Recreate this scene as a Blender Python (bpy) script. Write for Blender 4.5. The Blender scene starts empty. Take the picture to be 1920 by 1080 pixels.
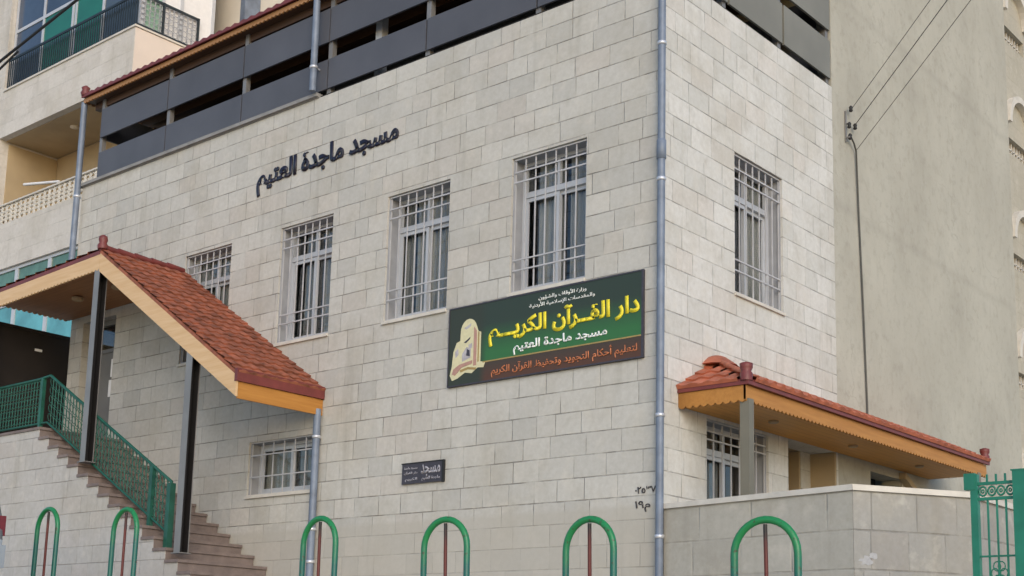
import bpy, bmesh, math, random
from mathutils import Vector, Matrix
random.seed(7)
R = math.radians
sc = bpy.context.scene
col = sc.collection

# ------------------------------------------------------------------ camera
YAW, PITCH, ROLL = R(-40.60102791), R(9.73004737), R(1.4074198)
fwd = Vector((math.sin(YAW)*math.cos(PITCH), math.cos(YAW)*math.cos(PITCH), math.sin(PITCH)))
r0 = Vector((math.cos(YAW), -math.sin(YAW), 0)); u0 = r0.cross(fwd)
rt = r0*math.cos(ROLL) + u0*math.sin(ROLL); up = -r0*math.sin(ROLL) + u0*math.cos(ROLL)
cam = bpy.data.cameras.new('camera'); camo = bpy.data.objects.new('camera', cam); col.objects.link(camo)
M = Matrix((rt, up, -fwd)).transposed().to_4x4(); M.translation = Vector((7.82595, -11.61767, -1.69397))
camo.matrix_world = M
cam.sensor_width = 36; cam.lens = 2476.6/1920*36; cam.shift_y = 277.4/1920
cam.clip_start = .1; cam.clip_end = 500
sc.camera = camo

# ------------------------------------------------------------------ world, sun
SUN_DIR = Vector((.70, -.58, .43)).normalized()
w = bpy.data.worlds.new('World'); sc.world = w; w.use_nodes = True
nt = w.node_tree; bg = nt.nodes['Background']
sky = nt.nodes.new('ShaderNodeTexSky'); sky.sky_type = 'NISHITA'; sky.sun_disc = False
sky.sun_elevation = math.asin(SUN_DIR.z); sky.sun_rotation = math.atan2(SUN_DIR.x, SUN_DIR.y)
sky.air_density = 1.0; sky.dust_density = 1.55; sky.ozone_density = 1.5
hs = nt.nodes.new('ShaderNodeHueSaturation'); hs.inputs['Saturation'].default_value = 1.1
nt.links.new(sky.outputs[0], hs.inputs['Color']); nt.links.new(hs.outputs[0], bg.inputs[0])
bg.inputs[1].default_value = .15
sun = bpy.data.lights.new('sun', 'SUN'); sun.energy = .5; sun.angle = R(35); sun.color = (.98, .985, 1)
suno = bpy.data.objects.new('sun', sun); col.objects.link(suno)
suno.rotation_euler = (-SUN_DIR).to_track_quat('-Z', 'Y').to_euler()
sc.view_settings.view_transform = 'Standard'; sc.view_settings.look = 'None'
sc.view_settings.exposure = 0.60; sc.view_settings.gamma = 1

# ------------------------------------------------------------------ helpers
class MB:
    def __init__(s): s.v = []; s.f = []; s.m = []; s.sm = []
    def add(s, vs, fs, mi=0, smooth=False):
        o = len(s.v); s.v += [tuple(p) for p in vs]
        for f in fs: s.f.append([i+o for i in f]); s.m.append(mi); s.sm.append(smooth)
    def box(s, x0, x1, y0, y1, z0, z1, mi=0):
        v = [(x, y, z) for x in (x0, x1) for y in (y0, y1) for z in (z0, z1)]
        s.add(v, [(0,1,3,2),(4,6,7,5),(0,4,5,1),(2,3,7,6),(0,2,6,4),(1,5,7,3)], mi)
    def obox(s, O, U, V, W, mi=0):
        O, U, V, W = map(Vector, (O, U, V, W))
        v = [O+U*a+V*b+W*c for a in (0,1) for b in (0,1) for c in (0,1)]
        s.add(v, [(0,1,3,2),(4,6,7,5),(0,4,5,1),(2,3,7,6),(0,2,6,4),(1,5,7,3)], mi)
    def prism(s, poly, D, mi=0):
        D = Vector(D); n = len(poly); a = [Vector(p) for p in poly]
        s.add(a+[p+D for p in a], [list(range(n)), list(range(2*n-1, n-1, -1))] + [(i, (i+1) % n, n+(i+1) % n, n+i) for i in range(n)], mi)
    def tube(s, pts, r, n=8, mi=0, caps=True):
        pts = [Vector(p) for p in pts]; N = len(pts); rings = []
        t0 = (pts[1]-pts[0]).normalized()
        ref = Vector((0,0,1)) if abs(t0.z) < .9 else Vector((1,0,0))
        nrm = t0.cross(ref).normalized()
        for i in range(N):
            t = (pts[min(i+1, N-1)]-pts[max(i-1, 0)]).normalized()
            nrm = (nrm - t*nrm.dot(t)).normalized(); b = t.cross(nrm)
            rr = r[i] if isinstance(r, (list, tuple)) else r
            rings += [pts[i]+(nrm*math.cos(a)+b*math.sin(a))*rr for a in [2*math.pi*k/n for k in range(n)]]
        fs = [(i*n+k, i*n+(k+1) % n, (i+1)*n+(k+1) % n, (i+1)*n+k) for i in range(N-1) for k in range(n)]
        s.add(rings, fs, mi, True)
        if caps: s.add(rings[:n], [list(range(n-1, -1, -1))], mi); s.add(rings[-n:], [list(range(n))], mi)
    def ring(s, c, U, V, R_, r, n=14, k=5, mi=0):
        c, U, V = Vector(c), Vector(U), Vector(V); W = U.cross(V).normalized(); vs = []
        for i in range(n):
            a = 2*math.pi*i/n; d = U*math.cos(a)+V*math.sin(a)
            vs += [c+d*R_+(d.normalized()*math.cos(b)+W*math.sin(b))*r for b in [2*math.pi*j/k for j in range(k)]]
        s.add(vs, [(i*k+j, i*k+(j+1) % k, ((i+1) % n)*k+(j+1) % k, ((i+1) % n)*k+j) for i in range(n) for j in range(k)], mi, True)
    def lathe(s, c, prof, n=16, mi=0, axis='Z'):
        c = Vector(c); vs = []
        for (r, z) in prof:
            for k in range(n):
                a = 2*math.pi*k/n; p = (r*math.cos(a), r*math.sin(a), z)
                if axis == 'Y': p = (p[0], p[2], p[1])
                vs.append(c+Vector(p))
        m = len(prof)
        s.add(vs, [(i*n+k, i*n+(k+1) % n, (i+1)*n+(k+1) % n, (i+1)*n+k) for i in range(m-1) for k in range(n)], mi, True)
        s.add(vs[:n], [list(range(n-1, -1, -1))], mi); s.add(vs[-n:], [list(range(n))], mi)
    def build(s, name, mats, parent=None, label=None, recalc=True, bevel=0):
        me = bpy.data.meshes.new(name); me.from_pydata(s.v, [], s.f)
        for m in (mats if isinstance(mats, (list, tuple)) else [mats]): me.materials.append(m)
        for p, mi, sm in zip(me.polygons, s.m, s.sm): p.material_index = mi; p.use_smooth = sm
        if recalc:
            b = bmesh.new(); b.from_mesh(me); bmesh.ops.recalc_face_normals(b, faces=b.faces)
            if bevel: bmesh.ops.bevel(b, geom=b.edges, offset=bevel, segments=1, affect='EDGES')
            b.to_mesh(me); b.free()
        o = bpy.data.objects.new(name, me); col.objects.link(o)
        if parent is not None: o.parent = parent; o.matrix_parent_inverse = Matrix.Translation(parent.matrix_world.translation).inverted() if parent.type == 'EMPTY' else Matrix()
        if label: o['label'] = label
        return o
def tag(o, label=None, cat=None, group=None, kind=None):
    if label: o['label'] = label
    if cat: o['category'] = cat
    if group: o['group'] = group
    if kind: o['kind'] = kind
    return o
def empty(name, loc, label, cat, group=None):
    o = bpy.data.objects.new(name, None); col.objects.link(o); o.location = loc
    o.matrix_world = Matrix.Translation(Vector(loc)); o.empty_display_size = .2
    return tag(o, label, cat, group)

# ------------------------------------------------------------------ materials
class NT:
    def __init__(s, name):
        s.mat = bpy.data.materials.new(name); s.mat.use_nodes = True; s.t = s.mat.node_tree
        s.b = s.t.nodes['Principled BSDF']
    def n(s, typ, **kw):
        x = s.t.nodes.new(typ)
        for k, v in kw.items(): setattr(x, k, v)
        return x
    def l(s, a, b): s.t.links.new(a, b)
    def math(s, op, a, b=None, c=None, clamp=False):
        x = s.n('ShaderNodeMath', operation=op, use_clamp=clamp)
        for i, v in enumerate((a, b, c)):
            if v is None: continue
            if hasattr(v, 'is_linked'): s.l(v, x.inputs[i])
            else: x.inputs[i].default_value = v
        return x.outputs[0]
    def noise(s, vec, scale, detail=4, rough=.55):
        x = s.n('ShaderNodeTexNoise'); x.inputs['Scale'].default_value = scale; x.inputs['Detail'].default_value = detail
        x.inputs['Roughness'].default_value = rough; s.l(vec, x.inputs['Vector']); return x.outputs['Fac']
    def mix(s, f, a, b, mode='MIX'):
        x = s.n('ShaderNodeMix', data_type='RGBA', blend_type=mode)
        if hasattr(f, 'is_linked'): s.l(f, x.inputs[0])
        else: x.inputs[0].default_value = f
        for i, v in ((6, a), (7, b)):
            if hasattr(v, 'is_linked'): s.l(v, x.inputs[i])
            else: x.inputs[i].default_value = (*v[:3], 1)
        return x.outputs[2]
    def maprange(s, v, a, b, c=0, d=1):
        x = s.n('ShaderNodeMapRange'); s.l(v, x.inputs[0])
        for i, k in enumerate((a, b, c, d)): x.inputs[i+1].default_value = k
        return x.outputs[0]
    def bump(s, h, strength=.3, dist=.01):
        x = s.n('ShaderNodeBump'); x.inputs['Strength'].default_value = strength; x.inputs['Distance'].default_value = dist
        s.l(h, x.inputs['Height']); s.l(x.outputs[0], s.b.inputs['Normal'])
    def pos(s): return s.n('ShaderNodeNewGeometry').outputs['Position']

def simple(name, c, rough=.6, metal=0, var=.12, scale=8, bump=0, c2=None, bscale=40):
    m = NT(name); p = m.pos(); f = m.noise(p, scale)
    f = m.maprange(f, .3, .7)
    a = c2 if c2 else tuple(x*(1-var) for x in c); b = c if c2 else tuple(min(1, x*(1+var)) for x in c)
    m.l(m.mix(f, a, b), m.b.inputs['Base Color'])
    m.b.inputs['Roughness'].default_value = rough; m.b.inputs['Metallic'].default_value = metal
    if bump: m.bump(m.noise(p, bscale, 5), bump, .01)
    return m.mat

def stone(name, ca, cb, cjoint, H=.2536, z0=.105, W=.43, joint=.0045, contrast=1, rough=.75, stain=(.40,.365,.29), plinth=None):
    m = NT(name); p = m.pos()
    sx = m.n('ShaderNodeSeparateXYZ'); m.l(p, sx.inputs[0])
    u = m.math('ADD', sx.outputs[0], sx.outputs[1]); z = sx.outputs[2]
    wob = m.math('MULTIPLY', m.math('SUBTRACT', m.noise(p, .9, 2), .5), .012)
    zz = m.math('DIVIDE', m.math('SUBTRACT', m.math('ADD', z, wob), z0), H)
    row = m.math('FLOOR', zz); fz = m.math('FRACT', zz)
    dh = m.math('MULTIPLY', m.math('MINIMUM', fz, m.math('SUBTRACT', 1., fz)), H)
    wcoord = m.math('ADD', m.math('DIVIDE', u, W), m.math('MULTIPLY', row, 37.73))
    v1 = m.n('ShaderNodeTexVoronoi', voronoi_dimensions='1D', feature='DISTANCE_TO_EDGE'); v1.inputs['Scale'].default_value = 1; v1.inputs['Randomness'].default_value = .88
    m.l(wcoord, v1.inputs['W'])
    v2 = m.n('ShaderNodeTexVoronoi', voronoi_dimensions='1D', feature='F1'); v2.inputs['Scale'].default_value = 1; v2.inputs['Randomness'].default_value = .88
    m.l(wcoord, v2.inputs['W'])
    dv = m.math('MULTIPLY', v1.outputs['Distance'], W)
    jn = m.noise(p, 2.6, 5, .7)                                       # joints come and go
    jh = m.math('MULTIPLY', m.maprange(dh, joint*.5, joint*1.6, 1, 0), m.maprange(jn, .36, .60, .12, 1))
    jv = m.math('MULTIPLY', m.maprange(dv, joint*.4, joint*1.4, 1, 0), m.maprange(jn, .40, .62, .1, .95))
    j = m.math('MAXIMUM', jh, jv)
    rnd = m.n('ShaderNodeSeparateColor'); m.l(v2.outputs['Color'], rnd.inputs[0])
    c = m.mix(m.math('POWER', rnd.outputs[0], 1.3), ca, cb)
    c = m.mix(m.math('MULTIPLY', m.maprange(rnd.outputs[1], .72, 1.), .38*contrast), c, (ca[0]*.98, ca[1]*.86, ca[2]*.80))   # a few pinkish blocks
    c = m.mix(m.math('MULTIPLY', m.maprange(rnd.outputs[2], .8, 1.), .45*contrast), c, (ca[0]*1.12, ca[1]*1.12, ca[2]*1.12))   # a few pale blocks
    n1 = m.noise(p, 1.1, 5, .62); n2 = m.noise(p, 14, 5, .7)
    c = m.mix(m.math('MULTIPLY', m.maprange(n1, .46, .72), .5), c, stain)
    c = m.mix(m.maprange(n2, .3, .7, .34, 0), c, (ca[0]*.55, ca[1]*.52, ca[2]*.46))
    mps = m.n('ShaderNodeMapping'); mps.inputs['Scale'].default_value = (1, 1, .07); m.l(p, mps.inputs[0])
    st_ = m.noise(mps.outputs[0], 4.5, 4, .6); br_ = m.noise(p, .55, 3)
    c = m.mix(m.math('MULTIPLY', m.maprange(st_, .54, .74, 0, .34), m.maprange(br_, .42, .6)), c, (.21,.19,.15))       # rain streaks
    n3 = m.noise(p, 4.2, 4, .6); c = m.mix(m.maprange(n3, .55, .74, 0, .38), c, (.60,.565,.49)); c = m.mix(m.maprange(n3, .26, .44, .34, 0), c, (.33,.31,.265))
    hs_ = m.math('ADD', m.math('MULTIPLY', n2, .35), m.math('MULTIPLY', rnd.outputs[1], .35))
    jcol = m.mix(.8, c, cjoint)
    if plinth:
        pf = m.maprange(z, -.03, .03, 1, 0)
        c = m.mix(m.math('MULTIPLY', pf, .55), c, plinth)
        j = m.math('MULTIPLY', j, m.math('SUBTRACT', 1., m.math('MULTIPLY', pf, .55)))
    c = m.mix(m.math('MULTIPLY', j, contrast), c, jcol)
    m.l(c, m.b.inputs['Base Color']); m.b.inputs['Roughness'].default_value = rough
    m.bump(m.math('SUBTRACT', hs_, m.math('MULTIPLY', j, 1.2)), .6, .009)
    return m.mat

def glass(name, tint, refl=.06, rough=.03):
    m = NT(name); t = m.t; t.nodes.remove(m.b)
    tr = m.n('ShaderNodeBsdfTransparent'); tr.inputs[0].default_value = (*tint, 1)
    gl = m.n('ShaderNodeBsdfGlossy'); gl.inputs['Roughness'].default_value = rough; gl.inputs[0].default_value = (.95,.97,1,1)
    lw = m.n('ShaderNodeLayerWeight'); lw.inputs[0].default_value = .5
    mx = m.n('ShaderNodeMixShader'); m.l(m.math('ADD', m.math('MULTIPLY', m.math('POWER', lw.outputs['Facing'], 5.), .95), refl), mx.inputs[0])
    m.l(tr.outputs[0], mx.inputs[1]); m.l(gl.outputs[0], mx.inputs[2])
    out = [x for x in t.nodes if x.type == 'OUTPUT_MATERIAL'][0]; m.l(mx.outputs[0], out.inputs[0])
    return m.mat

def wood(name, ca, cb, axis='X', rough=.55, plank=.11):
    m = NT(name); p = m.pos(); mp = m.n('ShaderNodeMapping'); m.l(p, mp.inputs[0])
    mp.inputs['Scale'].default_value = {'X': (.6, 9, 9), 'Y': (9, .6, 9)}[axis]
    f = m.noise(mp.outputs[0], 3, 5)
    s = m.n('ShaderNodeSeparateXYZ'); m.l(p, s.inputs[0]); q = s.outputs[1 if axis == 'X' else 0]
    fr = m.math('FRACT', m.math('DIVIDE', q, plank)); gap = m.maprange(m.math('MINIMUM', fr, m.math('SUBTRACT', 1., fr)), .0, .06, 1, 0)
    c = m.mix(m.maprange(f, .3, .7), ca, cb)
    c = m.mix(m.math('MULTIPLY', gap, .5), c, tuple(x*.3 for x in ca))
    m.l(c, m.b.inputs['Base Color']); m.b.inputs['Roughness'].default_value = rough
    return m.mat

MT = {}
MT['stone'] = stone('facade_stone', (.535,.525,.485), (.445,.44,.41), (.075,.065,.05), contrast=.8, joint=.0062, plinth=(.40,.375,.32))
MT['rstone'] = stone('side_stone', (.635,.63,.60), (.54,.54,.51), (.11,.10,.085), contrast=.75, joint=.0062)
MT['gstone'] = stone('garden_stone', (.45,.43,.375), (.40,.38,.33), (.18,.16,.13), H=.36, z0=-.06, W=.62, contrast=.45, joint=.008)
MT['gstone2'] = stone('darker_garden_stone', (.315,.31,.29), (.275,.27,.25), (.12,.11,.09), H=.36, z0=-.06, W=.5, contrast=.6, joint=.008)  # darker tone for the wall runs beyond the first corner
MT['sstone'] = stone('stair_stone', (.48,.465,.44), (.43,.415,.39), (.2,.18,.15), H=.24, z0=.0, W=.5, contrast=.75, joint=.0062)
MT['bstone'] = stone('apartment_stone', (.62,.59,.545), (.56,.53,.485), (.25,.22,.18), H=.30, z0=.06, W=.6, contrast=.2)
MT['farstone'] = stone('far_stone', (.46,.43,.35), (.42,.39,.31), (.2,.18,.14), H=.3, z0=0, W=.7, contrast=.35)
def plaster():
    m = NT('rough_plaster'); p = m.pos(); mp = m.n('ShaderNodeMapping'); mp.inputs['Scale'].default_value = (1, 1, .7); m.l(p, mp.inputs[0])
    a = m.noise(mp.outputs[0], .8, 6, .65); b = m.noise(p, 6, 6, .7); g = m.noise(p, 60, 3)
    c = m.mix(m.maprange(a, .35, .7), (.35,.335,.28), (.44,.425,.36))
    c = m.mix(m.maprange(b, .5, .72, 0, .6), c, (.27,.255,.21))
    pv = m.noise(p, .45, 2, .4); c = m.mix(m.maprange(pv, .5, .54, 0, .16), c, (.46,.44,.37))
    sp = m.n('ShaderNodeSeparateXYZ'); m.l(p, sp.inputs[0]); fl = m.math('ABSOLUTE', m.math('SUBTRACT', m.math('FRACT', m.math('DIVIDE', m.math('ADD', sp.outputs[2], m.math('MULTIPLY', a, .25)), 3.1)), .5)); c = m.mix(m.maprange(fl, .0, .035, .22, 0), c, (.24,.225,.19))
    mp2 = m.n('ShaderNodeMapping'); mp2.inputs['Scale'].default_value = (1.6, 1.6, .6); m.l(p, mp2.inputs[0])
    d = m.noise(mp2.outputs[0], 1.5, 5, .6); c = m.mix(m.maprange(d, .58, .8, 0, .45), c, (.27,.25,.20))
    cv = m.n('ShaderNodeTexVoronoi', feature='DISTANCE_TO_EDGE'); cv.inputs['Scale'].default_value = .42
    wv = m.n('ShaderNodeVectorMath', operation='ADD'); m.l(p, wv.inputs[0]); nn = m.n('ShaderNodeTexNoise'); nn.inputs['Scale'].default_value = 1.3; nn.inputs['Detail'].default_value = 5; m.l(p, nn.inputs['Vector']); m.l(nn.outputs['Color'], wv.inputs[1]); m.l(wv.outputs[0], cv.inputs['Vector'])
    ck = m.math('MULTIPLY', m.maprange(cv.outputs['Distance'], .001, .006, .22, 0), m.maprange(a, .5, .6))
    c = m.mix(ck, c, (.16,.15,.12))                              # a few hairline cracks
    m.l(c, m.b.inputs['Base Color']); m.b.inputs['Roughness'].default_value = .9
    m.bump(m.math('ADD', m.math('MULTIPLY', g, .5), b), .5, .012); return m.mat
MT['plaster'] = plaster()
MT['cream'] = simple('cream_plaster', (.66,.60,.50), .85, 0, .06, 1.5, .15)
MT['tan'] = simple('tan_plaster', (.40,.31,.19), .85, 0, .1, 1.5, .15)
MT['pink'] = simple('pink_cream_plaster', (.66,.58,.51), .85, 0, .05, 1.5, .1)
MT['lampc'] = simple('yellowed_lamp_cover', (.36,.24,.12), .5, 0, .1, 9)
MT['coping'] = simple('pale_coping_stone', (.56,.53,.47), .7, 0, .1, 5, .2)
MT['panel'] = simple('blue_grey_panel', (.078,.080,.092), .5, 0, .14, 1.2)
MT['panelR'] = simple('lit_olive_grey_panel', (.19,.185,.155), .55, 0, .12, 1.2)  # stronger light on the right side put into a paler panel colour
MT['postshade'] = simple('post_side_shade', (.012,.011,.011), .6)  # shade on the canopy posts put into the colour
MT['pipe'] = simple('grey_paint_pipe', (.155,.19,.25), .5, .05, .22, 5)
MT['clip'] = simple('bright_clip', (.6,.62,.66), .35, .5, .1, 9)
MT['post'] = simple('grey_steel_post', (.22,.215,.21), .45, .3, .12, 3)
MT['postolive'] = simple('olive_grey_post', (.17,.155,.115), .5, .1, .1, 3)
MT['tile'] = simple('red_roof_tile', (.25,.08,.042), .7, 0, .5, 7, .25, bscale=60)
MT['tile2'] = simple('orange_red_tile', (.38,.11,.055), .6, 0, .35, 5, .25, bscale=60)
MT['ridge'] = simple('dark_red_trim', (.155,.032,.028), .5, 0, .2, 6, .1)
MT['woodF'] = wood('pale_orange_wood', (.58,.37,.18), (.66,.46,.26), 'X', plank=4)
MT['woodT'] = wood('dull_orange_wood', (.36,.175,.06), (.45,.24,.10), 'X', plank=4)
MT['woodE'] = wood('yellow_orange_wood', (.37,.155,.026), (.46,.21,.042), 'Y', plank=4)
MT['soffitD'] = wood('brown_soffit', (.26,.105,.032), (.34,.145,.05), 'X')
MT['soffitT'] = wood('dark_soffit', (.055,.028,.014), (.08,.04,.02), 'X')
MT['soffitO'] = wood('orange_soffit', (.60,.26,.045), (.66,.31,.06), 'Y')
MT['alu'] = simple('white_aluminium', (.48,.50,.53), .4, .1, .06, 4)
MT['jamb'] = simple('grey_jamb', (.30,.31,.33), .6, 0, .12, 5, .1)
MT['bars'] = simple('pale_grille_paint', (.43,.43,.44), .5, 0, .1, 6)
MT['glass'] = glass('window_glass', (.80,.82,.83), .05)
MT['curtain'] = simple('grey_curtain', (.42,.405,.36), .9, 0, .1, 3)
MT['curtainD'] = simple('dim_curtain', (.27,.27,.255), .9, 0, .15, 3)
MT['dark'] = simple('dark_interior', (.02,.018,.016), .9)
MT['inner'] = simple('interior_paint', (.12,.11,.10), .9)
MT['green'] = simple('green_railing_paint', (.010,.085,.058), .45, 0, .25, 6)
MT['greenB'] = simple('bright_green_paint', (.018,.215,.075), .4, 0, .3, 4, c2=(.008,.13,.075))
MT['gate'] = simple('green_gate_paint', (.012,.16,.10), .42, 0, .2, 4)
MT['brown'] = simple('dark_brown_metal', (.016,.012,.010), .55, .1, .25, 2)
MT['door'] = simple('grey_door_metal', (.19,.19,.185), .45, .2, .1, 2)
MT['paper'] = simple('white_paper', (.72,.72,.72), .8, 0, .05, 9)
MT['tread'] = simple('brown_pink_tread', (.175,.138,.125), .7, 0, .2, 6, .2)
MT['black'] = simple('black_cable', (.012,.012,.013), .6)
MT['wire'] = simple('weathered_wire', (.07,.068,.06), .6)
MT['letter'] = simple('blue_black_letter', (.010,.009,.022), .45)
MT['letter2'] = simple('faded_black_paint', (.055,.052,.055), .8, 0, .4, 30)
MT['yellow'] = simple('yellow_letter', (.78,.66,.03), .5, 0, .05)
MT['white'] = simple('white_letter', (.82,.84,.80), .5, 0, .03)
MT['orange'] = simple('orange_letter', (.50,.17,.07), .5, 0, .15, 20)
MT['tanline'] = simple('tan_line', (.33,.23,.08), .5)
MT['embl'] = simple('cream_print', (.62,.58,.36), .5, 0, .08, 25)
MT['pinkp'] = simple('pink_brown_print', (.42,.24,.19), .5, 0, .1, 20)
MT['greyp'] = simple('grey_print', (.40,.38,.40), .5, 0, .2, 20)
MT['plq'] = simple('dark_plaque', (.045,.042,.055), .5, 0, .2, 20)
MT['plql'] = simple('grey_plaque_letter', (.36,.35,.38), .5, 0, .15, 20)
MT['asphalt'] = simple('dusty_road', (.44,.395,.32), .9, 0, .2, 3, .5, bscale=90)
MT['pave'] = stone('pavement_slabs', (.52,.465,.38), (.47,.42,.34), (.2,.17,.13), H=.4, z0=0, W=.4)
MT['kerb'] = simple('kerb_stone', (.33,.32,.29), .8, 0, .1, 4, .3)
MT['gglass'] = None
def rodmat():
    m = NT('rod_paint'); tc = m.n('ShaderNodeTexCoord'); s = m.n('ShaderNodeSeparateXYZ'); m.l(tc.outputs['Object'], s.inputs[0])
    n = m.noise(m.pos(), 7, 4); f = m.maprange(m.math('ADD', s.outputs[2], m.math('MULTIPLY', n, .25)), .72, .86)
    m.l(m.mix(f, (.10,.016,.012), (.014,.012,.012)), m.b.inputs['Base Color']); m.b.inputs['Roughness'].default_value = .55; return m.mat
MT['rod'] = rodmat()
def hoopmat():
    m = NT('hoop_paint'); tc = m.n('ShaderNodeTexCoord'); s = m.n('ShaderNodeSeparateXYZ'); m.l(tc.outputs['Object'], s.inputs[0])
    n = m.noise(m.pos(), 5, 4); f = m.maprange(m.math('ADD', s.outputs[2], m.math('MULTIPLY', n, .3)), .55, .85)
    c = m.mix(f, (.008,.105,.085), (.014,.20,.06)); c = m.mix(m.maprange(m.noise(m.pos(), 26, 4), .6, .68, 0, .85), c, (.05,.045,.025))
    m.l(c, m.b.inputs['Base Color']); m.b.inputs['Roughness'].default_value = .38; return m.mat
MT['hoop'] = hoopmat()
def signmat():
    m = NT('sign_print'); s = m.n('ShaderNodeSeparateXYZ'); m.l(m.pos(), s.inputs[0])
    t = m.math('ADD', s.outputs[2], m.math('MULTIPLY', m.math('SUBTRACT', m.noise(m.pos(), 2.2, 2), .5), .012))
    g = m.mix(m.maprange(t, 1.98, 2.34), (.030,.135,.036), (.026,.040,.024))
    br = m.mix(m.maprange(t, 1.68, 1.85), (.085,.034,.015), (.055,.036,.022))
    c = m.mix(m.maprange(t, 1.865, 1.872), br, g)
    c = m.mix(m.maprange(s.outputs[0], -2.66, -2.55, 1, 0), c, (.030,.036,.020))
    m.l(c, m.b.inputs['Base Color']); m.b.inputs['Roughness'].default_value = .4; return m.mat
MT['sign'] = signmat()

# ------------------------------------------------------------------ Arabic lettering
FORMS = {'ا':(0xFE8D,2),'آ':(0xFE81,2),'أ':(0xFE83,2),'إ':(0xFE87,2),'ؤ':(0xFE85,2),'ب':(0xFE8F,4),'ة':(0xFE93,2),'ت':(0xFE95,4),'ث':(0xFE99,4),'ج':(0xFE9D,4),'ح':(0xFEA1,4),'خ':(0xFEA5,4),'د':(0xFEA9,2),'ذ':(0xFEAB,2),'ر':(0xFEAD,2),'ز':(0xFEAF,2),'س':(0xFEB1,4),'ش':(0xFEB5,4),'ص':(0xFEB9,4),'ض':(0xFEBD,4),'ط':(0xFEC1,4),'ظ':(0xFEC5,4),'ع':(0xFEC9,4),'غ':(0xFECD,4),'ف':(0xFED1,4),'ق':(0xFED5,4),'ك':(0xFED9,4),'ل':(0xFEDD,4),'م':(0xFEE1,4),'ن':(0xFEE5,4),'ه':(0xFEE9,4),'و':(0xFEED,2),'ى':(0xFEEF,2),'ي':(0xFEF1,4)}
LAM = {'ا':0xFEFB,'أ':0xFEF7,'إ':0xFEF9,'آ':0xFEF5}
def shape(s):
    out = []; prev = False; i = 0
    while i < len(s):
        ch = s[i]
        if ch == 'ل' and i+1 < len(s) and s[i+1] in LAM:
            out.append(chr(LAM[s[i+1]]+(1 if prev else 0))); prev = False; i += 2; continue
        if ch == 'ـ': out.append(ch); prev = True; i += 1; continue
        if ch not in FORMS: out.append(ch); prev = False; i += 1; continue
        base, k = FORMS[ch]; nxt = i+1 < len(s) and (s[i+1] in FORMS or s[i+1] == 'ـ')
        join = nxt and k == 4
        out.append(chr(base + ((3 if prev else 2) if join else (1 if prev else 0)))); prev = join; i += 1
    return ''.join(reversed(out))
def lettering(text, x0, x1, z0, z1, y, mat, parent, name='lettering', bold=.012, depth=.012, skew=0, axis='front'):
    """text laid on a wall plane: fitted to the given box, each letter a solid a little proud of the one before"""
    cu = bpy.data.curves.new('text', 'FONT'); cu.body = shape(text); cu.size = 1; cu.offset = bold; cu.resolution_u = 3
    to = bpy.data.objects.new('text', cu); col.objects.link(to)
    dg = bpy.context.evaluated_depsgraph_get(); me = bpy.data.meshes.new_from_object(to.evaluated_get(dg))
    bpy.data.objects.remove(to); bpy.data.curves.remove(cu)
    b = bmesh.new(); b.from_mesh(me); bmesh.ops.remove_doubles(b, verts=b.verts, dist=1e-5)
    xs = [v.co.x for v in b.verts]; ys = [v.co.y for v in b.verts]
    ax, bx, ay, by = min(xs), max(xs), min(ys), max(ys)
    seen = set(); k = 0
    for v in list(b.verts):
        if v in seen: continue
        st = [v]; isl = []; seen.add(v)
        while st:
            q = st.pop(); isl.append(q)
            for e in q.link_edges:
                o = e.other_vert(q)
                if o not in seen: seen.add(o); st.append(o)
        for q in isl: q.co.z = (k % 14)*.0004
        k += 1
    for v in b.verts:
        fx = (v.co.x-ax)/(bx-ax); fy = (v.co.y-ay)/(by-ay)
        X = x0+fx*(x1-x0); Z = z0+fy*(z1-z0)+skew*(fx-.5)
        v.co = Vector((X, y-depth-v.co.z, Z))
    r = bmesh.ops.extrude_face_region(b, geom=list(b.faces))
    for e in r['geom']:
        if isinstance(e, bmesh.types.BMVert): e.co.y = y
    bmesh.ops.recalc_face_normals(b, faces=b.faces)
    b.to_mesh(me); b.free(); me.materials.clear(); me.materials.append(mat)
    me.name = name; o = bpy.data.objects.new(name, me); col.objects.link(o)
    if parent is not None: o.parent = parent; o.matrix_parent_inverse = parent.matrix_world.inverted()
    return o

# ------------------------------------------------------------------ ground
def cl(x, a, b): return max(a, min(b, x))
def zpave(x): return -1.30-.06*cl(x, -16, 14)
def zroad(x, y): return zpave(x)-.13+.15*cl(y+4.2, -10, 0)
mb = MB(); N = 60
gx = [-80+160*i/N for i in range(N+1)]; gy = [-90+ (85.8)*i/30 for i in range(31)] + [-4.2+.0, 0, 20, 60]
gy = sorted(set(round(t, 3) for t in gy))
vs = [(x, y, zroad(x, y)) for y in gy for x in gx]; n1 = N+1
mb.add(vs, [(j*n1+i, j*n1+i+1, (j+1)*n1+i+1, (j+1)*n1+i) for j in range(len(gy)-1) for i in range(N)])
tag(mb.build('ground', MT['asphalt'], recalc=False), kind='structure')
mb = MB(); xs = [-40+2*i for i in range(31)]
vs = []
for x in xs: vs += [(x, -4.05, zpave(x)), (x, 0.3, zpave(x))]
mb.add(vs, [(2*i, 2*i+2, 2*i+3, 2*i+1) for i in range(len(xs)-1)])
tag(mb.build('pavement', MT['pave'], recalc=False), kind='structure')
mb = MB()
for i in range(len(xs)-1):
    a, b = xs[i], xs[i+1]
    poly = [(a, -4.2, zpave(a)-.3), (a, -4.2, zpave(a)+.005), (a, -4.05, zpave(a)+.005), (a, -4.05, zpave(a)-.3)]
    mb.prism(poly, (b-a-.01, 0, zpave(b)-zpave(a)))
tag(mb.build('kerb', MT['kerb']), kind='structure')

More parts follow.
